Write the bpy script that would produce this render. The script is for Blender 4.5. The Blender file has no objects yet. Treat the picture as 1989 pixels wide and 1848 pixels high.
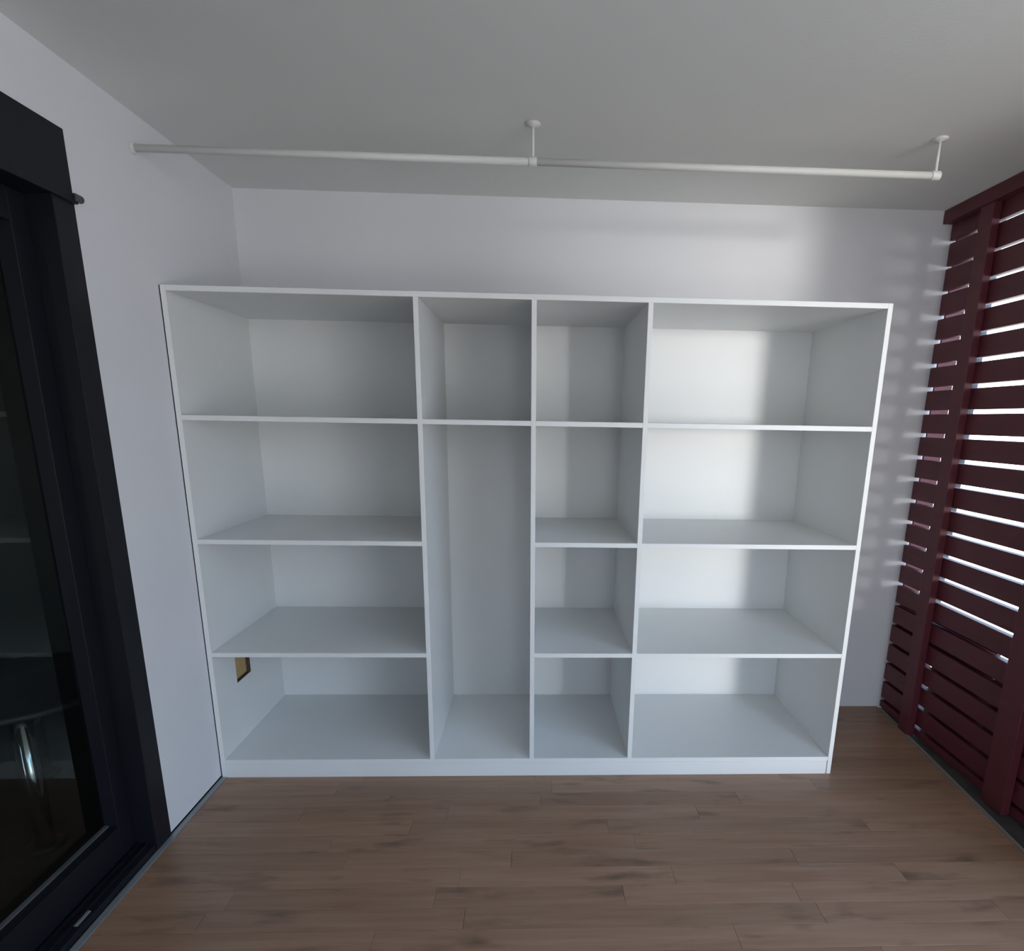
import bpy, bmesh, math, random
from mathutils import Matrix, Vector

random.seed(7)
SC = bpy.context.scene
COL = SC.collection

# ------------------------------------------------------------------ camera
FPX = 1212.79                      # focal length in pixels of the 1989 x 1848 frame
yaw, pitch, roll = 0.0433155, -0.2440224, 0.017429
cam_d = bpy.data.cameras.new('camera')
cam_d.sensor_fit = 'HORIZONTAL'
cam_d.sensor_width = 36.0
cam_d.lens = FPX * 36.0 / 1989.0
cam_d.shift_x = (994.5 - 1091.43) / 1989.0
cam_d.shift_y = (1116.90 - 924.0) / 1989.0
cam_d.clip_start = 0.02
cam = bpy.data.objects.new('camera', cam_d)
COL.objects.link(cam)
fw = Vector((math.sin(yaw) * math.cos(pitch), math.cos(yaw) * math.cos(pitch), math.sin(pitch)))
rt = Vector((math.cos(yaw), -math.sin(yaw), 0.0))
up = rt.cross(fw)
r2 = math.cos(roll) * rt + math.sin(roll) * up
u2 = -math.sin(roll) * rt + math.cos(roll) * up
rot = Matrix((r2, u2, -fw)).transposed()
cam.matrix_world = Matrix.Translation((1.3714, -2.4996, 1.5513)) @ rot.to_4x4()
SC.camera = cam

# ------------------------------------------------------------------ view, sky, sun
SC.view_settings.view_transform = 'Standard'
SC.view_settings.look = 'None'
SC.view_settings.gamma = 1.0
SC.view_settings.use_curve_mapping = False
SC.view_settings.exposure = 0.12

SKY_STRENGTH = 5.4
w = bpy.data.worlds.new('hazy_daylight')
SC.world = w
w.use_nodes = True
nt = w.node_tree
nt.nodes.clear()
out = nt.nodes.new('ShaderNodeOutputWorld')
bg = nt.nodes.new('ShaderNodeBackground')
tc = nt.nodes.new('ShaderNodeTexCoord')
sp = nt.nodes.new('ShaderNodeSeparateXYZ')
mr = nt.nodes.new('ShaderNodeMapRange')
mr.inputs[1].default_value = -1.0
mr.inputs[2].default_value = 1.0
cr = nt.nodes.new('ShaderNodeValToRGB')
e = cr.color_ramp.elements
e[0].position, e[0].color = 0.0, (0.76, 0.75, 0.715, 1)       # sunlit ground below
e[1].position, e[1].color = 1.0, (0.30, 0.55, 1.0, 1)        # zenith
for p, c in ((0.47, (0.80, 0.79, 0.765, 1)), (0.52, (0.97, 0.985, 1.0, 1)), (0.62, (0.47, 0.71, 1.0, 1))):
    el = cr.color_ramp.elements.new(p)
    el.color = c
nt.links.new(tc.outputs['Generated'], sp.inputs[0])
nt.links.new(sp.outputs['Z'], mr.inputs[0])
nt.links.new(mr.outputs[0], cr.inputs[0])
nt.links.new(cr.outputs[0], bg.inputs[0])
bg.inputs[1].default_value = SKY_STRENGTH
nt.links.new(bg.outputs[0], out.inputs[0])

# low hazy sun, entering past the end of the shutter, 19 degrees off the depth axis
sun_d = bpy.data.lights.new('low_sun', 'SUN')
sun_d.energy = 1.08
sun_d.angle = math.radians(7.5)
sun_d.color = (1.0, 0.985, 0.96)
sun = bpy.data.objects.new('low_sun', sun_d)
COL.objects.link(sun)
az, elv = math.atan(0.352), math.radians(0.0)
travel = Vector((-math.sin(az) * math.cos(elv), math.cos(az) * math.cos(elv), -math.sin(elv)))
sun.rotation_euler = travel.to_track_quat('-Z', 'Y').to_euler()
sun.location = (8, -14, 2)

# ------------------------------------------------------------------ sizes (metres)
T = 0.019            # board thickness
W, H, D = 2.723, 2.0, 0.669
DW = 0.690           # room back wall
CEIL = 2.533
X1, X2, X3 = 0.9115, 1.3496, 1.7871      # left faces of the dividers
S1, S2, S3 = 1.5432, 1.0625, 0.5817      # tops of the shelves
PB = 0.0844                              # top of the bottom board
XS = 3.325           # inner face of the slats
Y_SH = -1.12         # where the shutter ends
Y_OPEN = -5.38       # where the open side ends
Y_FRONT = -5.5
X_END = 1.95        # the far end is open from here to the right

# ------------------------------------------------------------------ materials
def principled(name, color, rough=0.6, metal=0.0, spec=0.5):
    m = bpy.data.materials.new(name)
    m.use_nodes = True
    b = m.node_tree.nodes['Principled BSDF']
    b.inputs['Base Color'].default_value = (*color, 1)
    b.inputs['Roughness'].default_value = rough
    b.inputs['Metallic'].default_value = metal
    b.inputs['Specular IOR Level'].default_value = spec
    return m, m.node_tree, b

def noisy(name, c1, c2, scale, rough=0.6, bump=0.0, bscale=None, spec=0.5, stretch=(1, 1, 1), metal=0.0):
    m, t, b = principled(name, c1, rough, metal, spec)
    co = t.nodes.new('ShaderNodeTexCoord')
    mp = t.nodes.new('ShaderNodeMapping')
    mp.inputs['Scale'].default_value = stretch
    n = t.nodes.new('ShaderNodeTexNoise')
    n.inputs['Scale'].default_value = scale
    n.inputs['Detail'].default_value = 5
    r = t.nodes.new('ShaderNodeValToRGB')
    r.color_ramp.elements[0].color = (*c1, 1)
    r.color_ramp.elements[1].color = (*c2, 1)
    r.color_ramp.elements[0].position = 0.3
    r.color_ramp.elements[1].position = 0.7
    t.links.new(co.outputs['Object'], mp.inputs[0])
    t.links.new(mp.outputs[0], n.inputs[0])
    t.links.new(n.outputs[0], r.inputs[0])
    t.links.new(r.outputs[0], b.inputs['Base Color'])
    if bump:
        n2 = t.nodes.new('ShaderNodeTexNoise')
        n2.inputs['Scale'].default_value = bscale or scale * 8
        n2.inputs['Detail'].default_value = 3
        bp = t.nodes.new('ShaderNodeBump')
        bp.inputs['Strength'].default_value = bump
        bp.inputs['Distance'].default_value = 0.002
        t.links.new(mp.outputs[0], n2.inputs[0])
        t.links.new(n2.outputs[0], bp.inputs['Height'])
        t.links.new(bp.outputs[0], b.inputs['Normal'])
    return m

M = {}
M['wall'] = noisy('white_wall_paint', (0.76, 0.76, 0.785), (0.79, 0.79, 0.815), 1.5, 0.75, 0.12, 60, 0.3)
M['ceiling'] = noisy('ceiling_paint', (0.775, 0.78, 0.755), (0.805, 0.81, 0.785), 1.2, 0.9, 0.25, 90, 0.2)
M['board'] = noisy('white_melamine', (0.805, 0.815, 0.81), (0.825, 0.835, 0.83), 3, 0.42, 0.03, 300, 0.4)
M['rod'] = noisy('white_enamel', (0.70, 0.70, 0.675), (0.73, 0.73, 0.70), 4, 0.5)
M['dark_frame'] = noisy('anthracite_aluminium', (0.0055, 0.0065, 0.0105), (0.0075, 0.0085, 0.013), 6, 0.5, 0.03, 200, 0.3)
M['alu'] = noisy('grey_aluminium_strip', (0.25, 0.27, 0.28), (0.32, 0.34, 0.35), 20, 0.4, 0, None, 0.5, (1, .1, 1), 0.3)
M['red'] = noisy('dark_red_painted_wood', (0.092, 0.0155, 0.023), (0.122, 0.021, 0.030), 6, 0.5, 0.15, 40, 0.5, (6, 1, 6))
M['tan'] = noisy('tan_plaster', (0.52, 0.36, 0.16), (0.60, 0.43, 0.21), 25, 0.9, 0.3, 120, 0.2)
M['cut'] = noisy('cut_chipboard_edge', (0.07, 0.055, 0.04), (0.13, 0.10, 0.07), 90, 0.95, 0.3, 200, 0.1)
M['slab'] = noisy('bare_dark_screed', (0.045, 0.038, 0.036), (0.075, 0.062, 0.058), 12, 0.85, 0.3, 80, 0.2)
M['concrete'] = noisy('added_wall_grey', (0.42, 0.43, 0.44), (0.50, 0.51, 0.52), 9, 0.85, 0.2, 60, 0.2)
M['pole'] = noisy('grey_pole_paint', (0.07, 0.073, 0.078), (0.09, 0.093, 0.098), 9, 0.6)
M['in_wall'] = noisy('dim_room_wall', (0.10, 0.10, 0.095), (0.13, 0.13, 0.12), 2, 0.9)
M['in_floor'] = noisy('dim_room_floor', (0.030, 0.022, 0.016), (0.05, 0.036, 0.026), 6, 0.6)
M['black'] = noisy('black_lacquer', (0.010, 0.012, 0.014), (0.016, 0.018, 0.02), 5, 0.5)
M['steel'] = noisy('brushed_steel', (0.42, 0.43, 0.42), (0.5, 0.51, 0.5), 30, 0.14, 0, None, 0.5, (1, 1, .05), 1.0)
M['gap'] = noisy('painted_gap_shade', (0.012, 0.013, 0.016), (0.016, 0.017, 0.02), 5, 0.9, 0, None, 0.1)  # near-black fill that stands in for shade in narrow gaps

def glass_material():
    m = bpy.data.materials.new('tinted_glass')
    m.use_nodes = True
    t = m.node_tree
    t.nodes.clear()
    o = t.nodes.new('ShaderNodeOutputMaterial')
    mix = t.nodes.new('ShaderNodeMixShader')
    fr = t.nodes.new('ShaderNodeFresnel')
    fr.inputs[0].default_value = 1.45
    tr = t.nodes.new('ShaderNodeBsdfTransparent')
    tr.inputs[0].default_value = (0.80, 0.84, 0.83, 1)
    gl = t.nodes.new('ShaderNodeBsdfGlossy')
    gl.inputs['Roughness'].default_value = 0.02
    gl.inputs[0].default_value = (0.8, 0.9, 0.88, 1)
    geo = t.nodes.new('ShaderNodeNewGeometry')       # only the entry face of the sheet reflects
    inv = t.nodes.new('ShaderNodeMath'); inv.operation = 'SUBTRACT'; inv.inputs[0].default_value = 1.0
    mul = t.nodes.new('ShaderNodeMath'); mul.operation = 'MULTIPLY'
    t.links.new(geo.outputs['Backfacing'], inv.inputs[1])
    t.links.new(fr.outputs[0], mul.inputs[0]); t.links.new(inv.outputs[0], mul.inputs[1])
    t.links.new(mul.outputs[0], mix.inputs[0])
    t.links.new(tr.outputs[0], mix.inputs[1])
    t.links.new(gl.outputs[0], mix.inputs[2])
    t.links.new(mix.outputs[0], o.inputs[0])
    return m
M['glass'] = glass_material()

def plank_material():
    m, t, b = principled('oak_laminate', (0.2, 0.13, 0.09), 0.36, 0, 0.45)
    L = t.links.new
    co = t.nodes.new('ShaderNodeTexCoord')
    oi = t.nodes.new('ShaderNodeObjectInfo')
    geo = t.nodes.new('ShaderNodeNewGeometry')
    sc_ = t.nodes.new('ShaderNodeMath'); sc_.operation = 'MULTIPLY'; sc_.inputs[1].default_value = 37.0
    L(oi.outputs['Random'], sc_.inputs[0])
    cx = t.nodes.new('ShaderNodeCombineXYZ')
    for i in range(3): L(sc_.outputs[0], cx.inputs[i])
    add = t.nodes.new('ShaderNodeVectorMath'); add.operation = 'ADD'
    L(geo.outputs['Position'], add.inputs[0]); L(cx.outputs[0], add.inputs[1])
    # long grain
    mp = t.nodes.new('ShaderNodeMapping'); mp.inputs['Scale'].default_value = (2.2, 34, 8)
    L(add.outputs[0], mp.inputs[0])
    n1 = t.nodes.new('ShaderNodeTexNoise'); n1.inputs['Scale'].default_value = 1.0; n1.inputs['Detail'].default_value = 7; n1.inputs['Roughness'].default_value = 0.62
    L(mp.outputs[0], n1.inputs[0])
    r1 = t.nodes.new('ShaderNodeValToRGB')
    r1.color_ramp.elements[0].position = 0.28; r1.color_ramp.elements[0].color = (0.272, 0.150, 0.090, 1)
    r1.color_ramp.elements[1].position = 0.72; r1.color_ramp.elements[1].color = (0.368, 0.228, 0.152, 1)
    L(n1.outputs[0], r1.inputs[0])
    # board to board tone
    hsv = t.nodes.new('ShaderNodeHueSaturation')
    mv = t.nodes.new('ShaderNodeMapRange'); mv.inputs[3].default_value = 0.88; mv.inputs[4].default_value = 1.08
    L(oi.outputs['Random'], mv.inputs[0]); L(mv.outputs[0], hsv.inputs['Value'])
    L(r1.outputs[0], hsv.inputs['Color'])
    # sparse knots and dark streaks
    mk = t.nodes.new('ShaderNodeMapping'); mk.inputs['Scale'].default_value = (3.2, 11, 3)
    L(add.outputs[0], mk.inputs[0])
    nk = t.nodes.new('ShaderNodeTexNoise'); nk.inputs['Scale'].default_value = 1.3; nk.inputs['Detail'].default_value = 3
    L(mk.outputs[0], nk.inputs[0])
    rk = t.nodes.new('ShaderNodeValToRGB')
    rk.color_ramp.elements[0].position = 0.57; rk.color_ramp.elements[0].color = (0, 0, 0, 1)
    rk.color_ramp.elements[1].position = 0.76; rk.color_ramp.elements[1].color = (0.75, 0.75, 0.75, 1)
    L(nk.outputs[0], rk.inputs[0])
    mx = t.nodes.new('ShaderNodeMix'); mx.data_type = 'RGBA'
    L(rk.outputs[0], mx.inputs[0]); L(hsv.outputs[0], mx.inputs[6])
    mx.inputs[7].default_value = (0.11, 0.062, 0.038, 1)
    L(mx.outputs[2], b.inputs['Base Color'])
    bp = t.nodes.new('ShaderNodeBump'); bp.inputs['Strength'].default_value = 0.06; bp.inputs['Distance'].default_value = 0.001
    L(n1.outputs[0], bp.inputs['Height']); L(bp.outputs[0], b.inputs['Normal'])
    return m
M['plank'] = plank_material()

# ------------------------------------------------------------------ helpers
def bm_box(bm, lo, hi):
    vs = [bm.verts.new((x, y, z)) for x in (lo[0], hi[0]) for y in (lo[1], hi[1]) for z in (lo[2], hi[2])]
    for f in ((0, 1, 3, 2), (4, 6, 7, 5), (0, 4, 5, 1), (2, 3, 7, 6), (0, 2, 6, 4), (1, 5, 7, 3)):
        bm.faces.new([vs[i] for i in f])
    return vs

def bm_tube(bm, a, b, r, seg=20, caps=True):
    a, b = Vector(a), Vector(b)
    q = (b - a).to_track_quat('Z', 'Y')
    rings = []
    for p in (a, b):
        rings.append([bm.verts.new(p + q @ Vector((r * math.cos(2 * math.pi * i / seg), r * math.sin(2 * math.pi * i / seg), 0))) for i in range(seg)])
    for i in range(seg):
        j = (i + 1) % seg
        bm.faces.new((rings[0][i], rings[0][j], rings[1][j], rings[1][i])).smooth = True
    if caps:
        bm.faces.new(rings[0][::-1]); bm.faces.new(rings[1])

def bm_lathe(bm, prof, axis_o, seg=32):
    """prof: list of (radius, z) turned about the vertical through axis_o"""
    rings = []
    for r, z in prof:
        if r < 1e-6:
            rings.append([bm.verts.new((axis_o[0], axis_o[1], axis_o[2] + z))])
        else:
            rings.append([bm.verts.new((axis_o[0] + r * math.cos(2 * math.pi * i / seg), axis_o[1] + r * math.sin(2 * math.pi * i / seg), axis_o[2] + z)) for i in range(seg)])
    for a, b in zip(rings, rings[1:]):
        for i in range(seg):
            j = (i + 1) % seg
            if len(a) == 1: f = bm.faces.new((a[0], b[j], b[i]))
            elif len(b) == 1: f = bm.faces.new((a[i], a[j], b[0]))
            else: f = bm.faces.new((a[i], a[j], b[j], b[i]))
            f.smooth = True

def obj(name, bm, mat, parent=None, bevel=0.0, seg=2):
    bmesh.ops.recalc_face_normals(bm, faces=bm.faces)
    me = bpy.data.meshes.new(name)
    bm.to_mesh(me); bm.free()
    me.materials.append(mat)
    o = bpy.data.objects.new(name, me)
    COL.objects.link(o)
    if parent: o.parent = parent
    if bevel:
        md = o.modifiers.new('bevel', 'BEVEL'); md.width = bevel; md.segments = seg; md.limit_method = 'ANGLE'
    return o

def box(name, lo, hi, mat, parent=None, bevel=0.0):
    bm = bmesh.new(); bm_box(bm, lo, hi)
    return obj(name, bm, mat, parent, bevel)

def rooted(o):
    """shift a mesh so that its origin is the centre of its base"""
    me = o.data
    xs = [v.co for v in me.vertices]
    c = Vector(((min(v.x for v in xs) + max(v.x for v in xs)) / 2, (min(v.y for v in xs) + max(v.y for v in xs)) / 2, min(v.z for v in xs)))
    me.transform(Matrix.Translation(-c)); o.location = c
    return o

def thing(name, label, cat, loc, group=None):
    o = bpy.data.objects.new(name, None)
    o.empty_display_size = 0.1
    COL.objects.link(o); o.location = loc
    o['label'] = label; o['category'] = cat
    if group: o['group'] = group
    return o

def tag(o, label, cat, group=None):
    o['label'] = label; o['category'] = cat
    if group: o['group'] = group
    return o

def struct(o, label=None):
    o['kind'] = 'structure'
    if label: o['label'] = label
    return o

def adopt(root):
    """world-space parts keep their place under a root that is not at the origin"""
    bpy.context.view_layer.update()
    inv = root.matrix_world.inverted()
    for c in root.children:
        c.matrix_parent_inverse = inv

# ------------------------------------------------------------------ room shell
struct(box('ceiling', (-0.02, Y_FRONT, CEIL), (3.60, DW + 0.02, CEIL + 0.15), M['ceiling']), 'grey-white painted ceiling')
struct(box('wall_back', (-0.20, DW, -0.05), (3.356, DW + 0.15, CEIL), M['wall']), 'white painted back wall behind the shelving')
Y_D0, Y_D1 = -0.392, -2.45            # doorway in the left wall
Z_D = 2.338
bm = bmesh.new()
bm_box(bm, (-0.20, Y_D0, 0.010), (0.0, DW, CEIL))
bm_box(bm, (-0.20, Y_D1, Z_D), (0.0, Y_D0, CEIL))
bm_box(bm, (-0.20, Y_FRONT, 0.010), (0.0, Y_D1, CEIL))
struct(obj('wall_left', bm, M['wall']), 'white painted wall around the dark sliding door')
struct(box('wall_front', (-0.20, Y_FRONT - 0.15, -0.05), (X_END, Y_FRONT, CEIL), M['wall']))
struct(box('wall_right', (3.34, Y_FRONT, -0.05), (3.46, Y_OPEN, CEIL), M['wall']))
struct(box('wall_sun_blocker', (2.9, -9.2, -0.5), (5.2, -9.0, 3.6), M['in_wall']), 'dark unseen wall added outside to block the sun')  # added out of view to keep the low sun off the left bays
struct(box('wall_sky_blocker', (5.3, -4.9, -3.0), (5.7, 1.2, 2.95), M['concrete']), 'grey unseen wall added opposite to cut the side skylight')  # added out of view, sized to hold back skylight from the side
slab = struct(box('floor', (-0.20, Y_FRONT, -0.20), (3.56, DW, -0.010), M['slab']), 'brown oak laminate floor laid in strips')

# laminate strips, each one a board (joints run along the shelving front)
def right_edge(y):                    # the laminate's cut edge runs slightly askew
    return 3.312 - (0.665 - y) * 0.083
strip_mesh = {}
def strip(x0, x1, y0, y1):
    bm = bmesh.new()
    yy0, yy1 = y0 + 0.0004, y1 - 0.0004
    xa, xb0, xb1 = x0 + 0.0004, x1 - 0.0004, x1 - 0.0004
    if x1 > 3.15:
        xb0, xb1 = right_edge(yy0), right_edge(yy1)
    z0, z1 = -0.010, 0.0
    c = 0.0005                        # eased edge
    lo = [(xa, yy0, z0), (xb0, yy0, z0), (xb1, yy1, z0), (xa, yy1, z0)]
    mi = [(xa, yy0, z1 - c), (xb0, yy0, z1 - c), (xb1, yy1, z1 - c), (xa, yy1, z1 - c)]
    to = [(xa + c, yy0 + c, z1), (xb0 - c, yy0 + c, z1), (xb1 - c, yy1 - c, z1), (xa + c, yy1 - c, z1)]
    R = [[bm.verts.new(p) for p in q] for q in (lo, mi, to)]
    for a, b in zip(R, R[1:]):
        for i in range(4):
            bm.faces.new((a[i], a[(i + 1) % 4], b[(i + 1) % 4], b[i]))
    bm.faces.new(R[2]); bm.faces.new(R[0][::-1])
    return rooted(obj('plank', bm, M['plank'], slab))
SW = 0.0915
y = DW
row = 0
while y > Y_FRONT + 0.02:
    y0 = max(y - SW, Y_FRONT)
    near = y > -1.4
    x = 0.024
    first = True
    while x < 3.2:
        ln = random.uniform(0.55, 1.25) if near else random.uniform(1.4, 2.2)
        if first: ln *= random.uniform(0.3, 1.0)
        first = False
        x1 = x + ln
        if x1 > 2.95: x1 = 3.30
        strip(x, x1, y0, y)
        x = x1
    y = y0
    row += 1

# thin aluminium edge strips along both sides of the laminate
bm = bmesh.new(); bm_box(bm, (0.001, Y_FRONT, -0.010), (0.0235, 0.0, 0.0035))
struct(obj('trim_1', bm, M['alu'], None, 0.001), 'thin grey metal edge strip along the left wall')
bm = bmesh.new()
vs = []
for yv in (0.662, -1.15):
    xe = right_edge(yv)
    vs.append([bm.verts.new((xe + a, yv, z)) for a, z in ((0.001, -0.010), (0.012, -0.010), (0.012, 0.003), (0.001, 0.003))])
for i in range(4):
    bm.faces.new((vs[0][i], vs[0][(i + 1) % 4], vs[1][(i + 1) % 4], vs[1][i]))
bm.faces.new(vs[0]); bm.faces.new(vs[1])
struct(obj('trim_2', bm, M['alu']), 'thin grey metal edge strip beside the red shutter')
struct(box('gap_shadow_left', (-0.03, Y_D0, 0.0), (-0.004, 0.0, 0.012), M['gap']), 'dark strip painted in for the shadow gap under the left wall')  # dark strip painted in as shade below the wall's lower edge

# ------------------------------------------------------------------ sliding door in the left wall
door = bpy.data.objects.new('door_1', None)
COL.objects.link(door)
door.location = (-0.05, (Y_D0 + Y_D1) / 2, 0)
door['kind'] = 'structure'
door['label'] = 'dark anthracite glazed sliding door'
DF = M['dark_frame']
box('frame_post', (-0.15, -0.480, 0.0), (0.004, Y_D0, 2.150), DF, door, 0.002)
box('frame_post', (-0.15, Y_D1, 0.0), (0.004, Y_D1 + 0.09, 2.150), DF, door, 0.002)
box('header_box', (-0.15, Y_D1, 2.168), (0.004, Y_D0, Z_D), DF, door, 0.002)
hl = box('header_lip', (-0.15, Y_D1, 2.143), (0.014, Y_D0 + 0.004, 2.167), DF, door, 0.002)
bm = bmesh.new()
bm_tube(bm, (0.012, Y_D0 - 0.010, 2.160), (0.012, Y_D0 + 0.020, 2.160), 0.011, 14)
obj('lip_end_cap', bm, M['pole'], hl, 0.002)
sl = box('sill_track', (-0.20, Y_D1 + 0.09, 0.0), (-0.002, -0.480, 0.028), DF, door, 0.002)
for xx in (-0.030, -0.058):
    box('track_rail', (xx - 0.003, Y_D1 + 0.09, 0.028), (xx + 0.003, -0.480, 0.036), DF, sl)
box('sill_stop', (-0.024, -0.86, 0.028), (-0.014, -0.80, 0.033), M['alu'], sl, 0.001)

def sash(xf, ya, yb):
    """one glazed leaf; xf is its room-side face, ya > yb"""
    bm = bmesh.new()
    x0, x1 = xf - 0.055, xf
    st = 0.066
    bm_box(bm, (x0, ya - st, 0.030), (x1, ya, 2.142))
    bm_box(bm, (x0, yb, 0.030), (x1, yb + st, 2.142))
    bm_box(bm, (x0, yb + st, 2.055), (x1, ya - st, 2.142))
    bm_box(bm, (x0, yb + st, 0.030), (x1, ya - st, 0.150))
    f = obj('sash', bm, DF, door, 0.002)
    box('pane', (x0 + 0.003, yb + st, 0.150), (x0 + 0.009, ya - st, 2.055), M['glass'], f)
    box('glazing_bead', (x0 + 0.009, yb + st, 0.150), (x0 + 0.022, ya - st, 0.156), M['pole'], f)
    return f
sash(-0.071, -0.482, -1.47)
sash(-0.128, -1.40, Y_D1 + 0.092)
adopt(door)

# dim room behind the glass
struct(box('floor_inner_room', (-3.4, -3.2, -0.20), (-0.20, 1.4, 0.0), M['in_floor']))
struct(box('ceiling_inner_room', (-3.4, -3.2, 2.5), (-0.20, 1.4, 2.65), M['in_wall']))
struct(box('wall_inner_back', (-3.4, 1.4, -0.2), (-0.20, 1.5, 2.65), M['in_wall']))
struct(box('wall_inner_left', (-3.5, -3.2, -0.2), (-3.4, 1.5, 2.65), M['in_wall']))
bm = bmesh.new()                      # with an added unseen slot that puts a highlight on the table leg
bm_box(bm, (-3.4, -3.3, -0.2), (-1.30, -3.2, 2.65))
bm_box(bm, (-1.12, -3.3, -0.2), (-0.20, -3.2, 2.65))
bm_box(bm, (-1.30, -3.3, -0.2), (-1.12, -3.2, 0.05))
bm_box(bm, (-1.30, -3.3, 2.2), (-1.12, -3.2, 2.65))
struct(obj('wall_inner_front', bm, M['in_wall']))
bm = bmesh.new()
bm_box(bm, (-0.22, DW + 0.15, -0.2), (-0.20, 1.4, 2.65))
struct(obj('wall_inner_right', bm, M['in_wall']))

# low round table behind the glass
tb = thing('round_table', 'dark round-topped low table on shiny steel legs behind the glass door', 'table', (-0.60, -0.20, 0.0))
bm = bmesh.new()
bm_lathe(bm, [(0, 0.505), (0.33, 0.505), (0.345, 0.512), (0.345, 0.526), (0.335, 0.535), (0, 0.535)], (-0.60, -0.20, 0), 56)
obj('tabletop', bm, M['black'], tb)
for a in (-53, 37, 127, 217):
    cx_, cy_ = -0.60 + 0.30 * math.cos(math.radians(a)), -0.20 + 0.30 * math.sin(math.radians(a))
    bm = bmesh.new(); bm_tube(bm, (cx_, cy_, 0.012), (cx_, cy_, 0.505), 0.032, 28)
    lg = obj('leg', bm, M['steel'], tb)
    bm = bmesh.new(); bm_lathe(bm, [(0, 0), (0.06, 0), (0.06, 0.006), (0.036, 0.014), (0, 0.014)], (cx_, cy_, 0), 28)
    obj('foot', bm, M['black'], lg)
adopt(tb)

# ------------------------------------------------------------------ white shelving unit
B = M['board']
u = thing('shelving_unit', 'large white open shelving unit of four bays along the back wall', 'shelves', (W / 2, D / 2, 0))
XL = 0.005
BV = 0.0008
def panel(name, lo, hi, parent=u): return box(name, lo, hi, B, parent, BV)
# left side with its rectangular cut-out
HY0, HY1, HZ0, HZ1 = 0.185, 0.322, 0.366, 0.500
bm = bmesh.new()
xs0, xs1 = XL, XL + T
oy0, oy1, oz0, oz1 = 0.0, D, 0.0, H
def ring(x, pts): return [bm.verts.new((x, a, b)) for a, b in pts]
outer = [(oy0, oz0), (oy1, oz0), (oy1, oz1), (oy0, oz1)]
inner = [(HY0, HZ0), (HY1, HZ0), (HY1, HZ1), (HY0, HZ1)]
o0, i0, o1, i1 = ring(xs0, outer), ring(xs0, inner), ring(xs1, outer), ring(xs1, inner)
for k in range(4):
    j = (k + 1) % 4
    bm.faces.new((o0[k], o0[j], i0[j], i0[k])); bm.faces.new((o1[k], o1[j], i1[j], i1[k]))
    bm.faces.new((o0[k], o0[j], o1[j], o1[k])); bm.faces.new((i0[k], i0[j], i1[j], i1[k]))
side = obj('side_panel', bm, B, u)
side['label'] = 'white side panel with a rectangular cut-out'
bm = bmesh.new()
e_ = 0.0012
o0, i0 = ring(xs0, inner), ring(xs0, [(HY0 + e_, HZ0 + e_), (HY1 - e_, HZ0 + e_), (HY1 - e_, HZ1 - e_), (HY0 + e_, HZ1 - e_)])
o1, i1 = ring(xs1 - 0.0002, inner), ring(xs1 - 0.0002, [(HY0 + e_, HZ0 + e_), (HY1 - e_, HZ0 + e_), (HY1 - e_, HZ1 - e_), (HY0 + e_, HZ1 - e_)])
for k in range(4):
    j = (k + 1) % 4
    bm.faces.new((o0[k], o0[j], i0[j], i0[k])); bm.faces.new((o1[k], o1[j], i1[j], i1[k]))
    bm.faces.new((i0[k], i0[j], i1[j], i1[k]))
ce = obj('cutout_edge', bm, M['cut'], side)
ce['label'] = 'dark raw cut edge'
panel('side_panel', (W - T, 0, 0), (W, D, H))
panel('top_panel', (XL + T, 0, H - T), (W - T, D, H))
panel('bottom_panel', (XL + T, 0.0012, PB - T), (W - T, D, PB))
panel('plinth', (XL + T, 0.0, 0.0), (W - T - 0.004, T, PB - T))
panel('back_panel', (XL, D, 0.0), (W, D + 0.008, H))
for x in (X1, X2, X3):
    panel('divider', (x, 0.0, PB), (x + T, D, H - T))
bays = [(XL + T, X1), (X1 + T, X2), (X2 + T, X3), (X3 + T, W - T)]
for k, (a, b) in enumerate(bays):
    for s in ((S1,) if k == 1 else (S1, S2, S3)):
        panel('shelf', (a, 0.0006, s - T), (b, D, s))
sm = box('gap_shadow_strip', (0.0006, 0.0015, 0.0), (XL + 0.0, 0.018, H), M['gap'], u)  # dark fill painted as the shadow line between side panel and wall
adopt(u)
pl = rooted(box('wall_plate', (0.0002, HY0 - 0.02, HZ0 - 0.02), (0.0038, HY1 + 0.02, HZ1 + 0.02), M['tan']))
tag(pl, 'tan patch of bare wall showing through the cut-out in the shelving side', 'wall patch')

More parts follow.
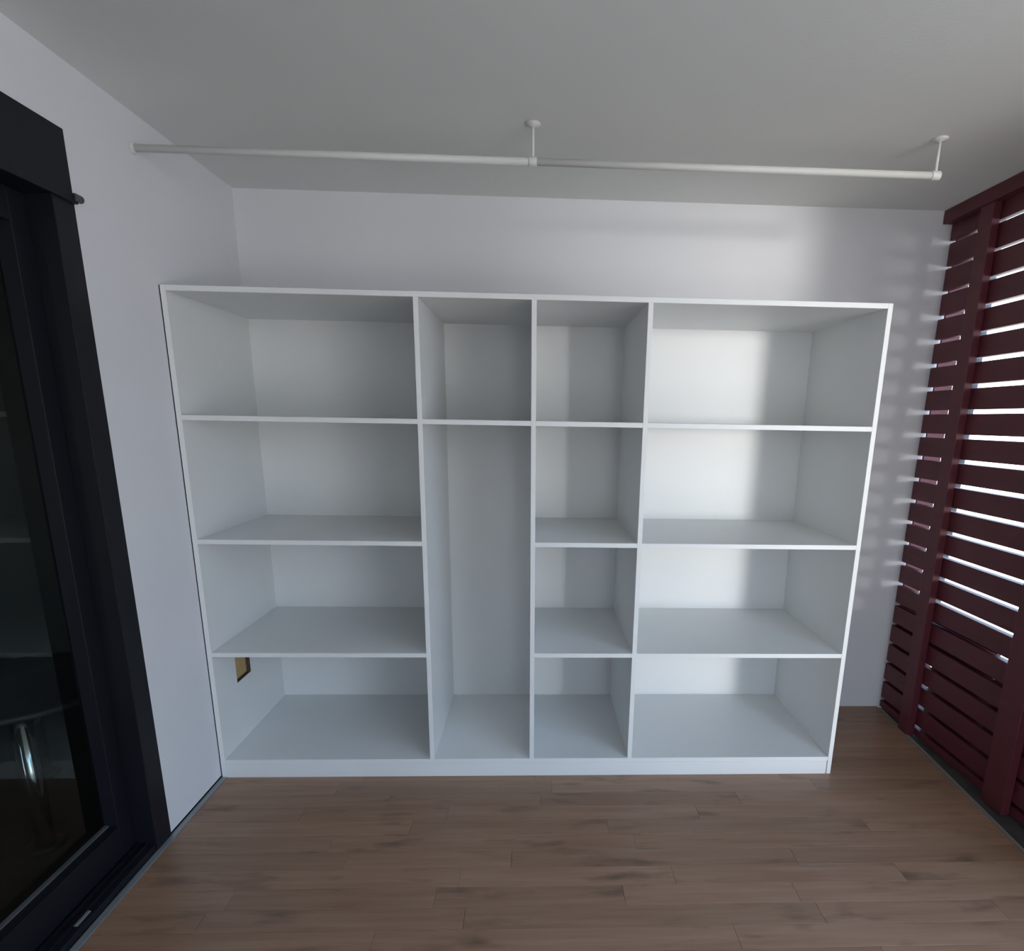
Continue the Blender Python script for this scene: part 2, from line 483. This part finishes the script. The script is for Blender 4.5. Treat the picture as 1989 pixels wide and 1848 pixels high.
# ------------------------------------------------------------------ hanging rail under the ceiling
RY, RZ = -0.050, 2.4165
rr = thing('hanging_rail', 'thin white round rail hung below the ceiling on two short stems', 'rail', (1.4, RY, RZ))
bm = bmesh.new(); bm_tube(bm, (0.002, RY, RZ), (1.337, RY, RZ), 0.0118, 24); obj('tube', bm, M['rod'], rr)
bm = bmesh.new(); bm_tube(bm, (1.339, RY, RZ), (2.768, RY, RZ), 0.0118, 24); obj('tube', bm, M['rod'], rr)
bm = bmesh.new()
bm_tube(bm, (0.0, RY, RZ), (0.012, RY, RZ), 0.0190, 24)
obj('wall_socket_ring', bm, M['rod'], rr, 0.002)
for hx, wd in ((1.352, 0.014), (2.784, 0.016)):
    bm = bmesh.new(); bm_tube(bm, (hx - wd, RY, RZ), (hx + wd, RY, RZ), 0.0150, 24)
    cl = obj('clamp', bm, M['rod'], rr, 0.002)
    bm = bmesh.new(); bm_tube(bm, (hx, RY, RZ + 0.010), (hx, RY, CEIL - 0.004), 0.0052, 16)
    obj('stem', bm, M['rod'], rr)
    bm = bmesh.new(); bm_lathe(bm, [(0, 0.0), (0.006, 0.0), (0.010, 0.004), (0.026, 0.008), (0.026, 0.013), (0, 0.013)], (hx, RY, CEIL - 0.013), 28)
    obj('ceiling_flange', bm, M['rod'], rr)
adopt(rr)

# ------------------------------------------------------------------ red slatted shutter on the right
R_ = M['red']
sh = thing('slatted_shutter', 'dark red wooden slatted shutter closing the right side', 'shutter', (XS, -0.2, 0))
ys0, ys1 = Y_SH, DW - 0.006
PITCH, GAP, TH = 0.1117, 0.0195, 0.032
slit = [0.052 + PITCH * k for k in range(22)]
def gap(k): return 0.0125 if k >= 20 else (0.016 if k == 19 else GAP)   # the top slits are tighter
edges = [0.006] + slit + [2.500]
for k in range(len(edges) - 1):
    z0 = edges[k] + (gap(k - 1) / 2 if k else 0)
    z1 = edges[k + 1] - (gap(k) / 2 if k < len(edges) - 2 else 0)
    j = random.uniform(-0.0012, 0.0012)
    box('slat', (XS + j, ys0, z0), (XS + TH + j, ys1, z1), R_, sh, 0.0015)
for ya, yb in ((0.352, 0.436), (-0.318, -0.198), (-1.10, -0.985)):
    box('post', (XS - 0.037, ya, 0.0), (XS - 0.0014, yb, 2.474), R_, sh, 0.002)
box('top_beam', (3.279, ys0, 2.474), (XS + 0.06, DW - 0.004, CEIL - 0.002), R_, sh, 0.002)
box('jamb', (3.360, DW - 0.004, 0.0), (3.452, DW + 0.06, CEIL - 0.002), R_, sh, 0.002)
# lower boards fixed behind the slats
XB = XS + TH + 0.03
box('infill_board', (XB, 0.448, 0.0), (XB + 0.018, ys1, 0.665), R_, sh, 0.001)
box('infill_board', (XB, -0.015, 0.0), (XB + 0.018, 0.392, 0.690), R_, sh, 0.001)
box('infill_board', (XB + 0.02, 0.38, 0.42), (XB + 0.038, 0.46, 0.66), R_, sh, 0.001)
box('infill_board', (XB, ys0, 0.0), (XB + 0.018, -0.03, 0.58), R_, sh, 0.001)
adopt(sh)

# grey pole outside
bm = bmesh.new(); bm_tube(bm, (3.60, 0.76, -0.6), (3.60, 0.76, 3.2), 0.028, 24)
pole = obj('grey_pole', bm, M['pole'])
rooted(pole)
tag(pole, 'grey vertical pole outside, glimpsed through the red slats', 'pole')
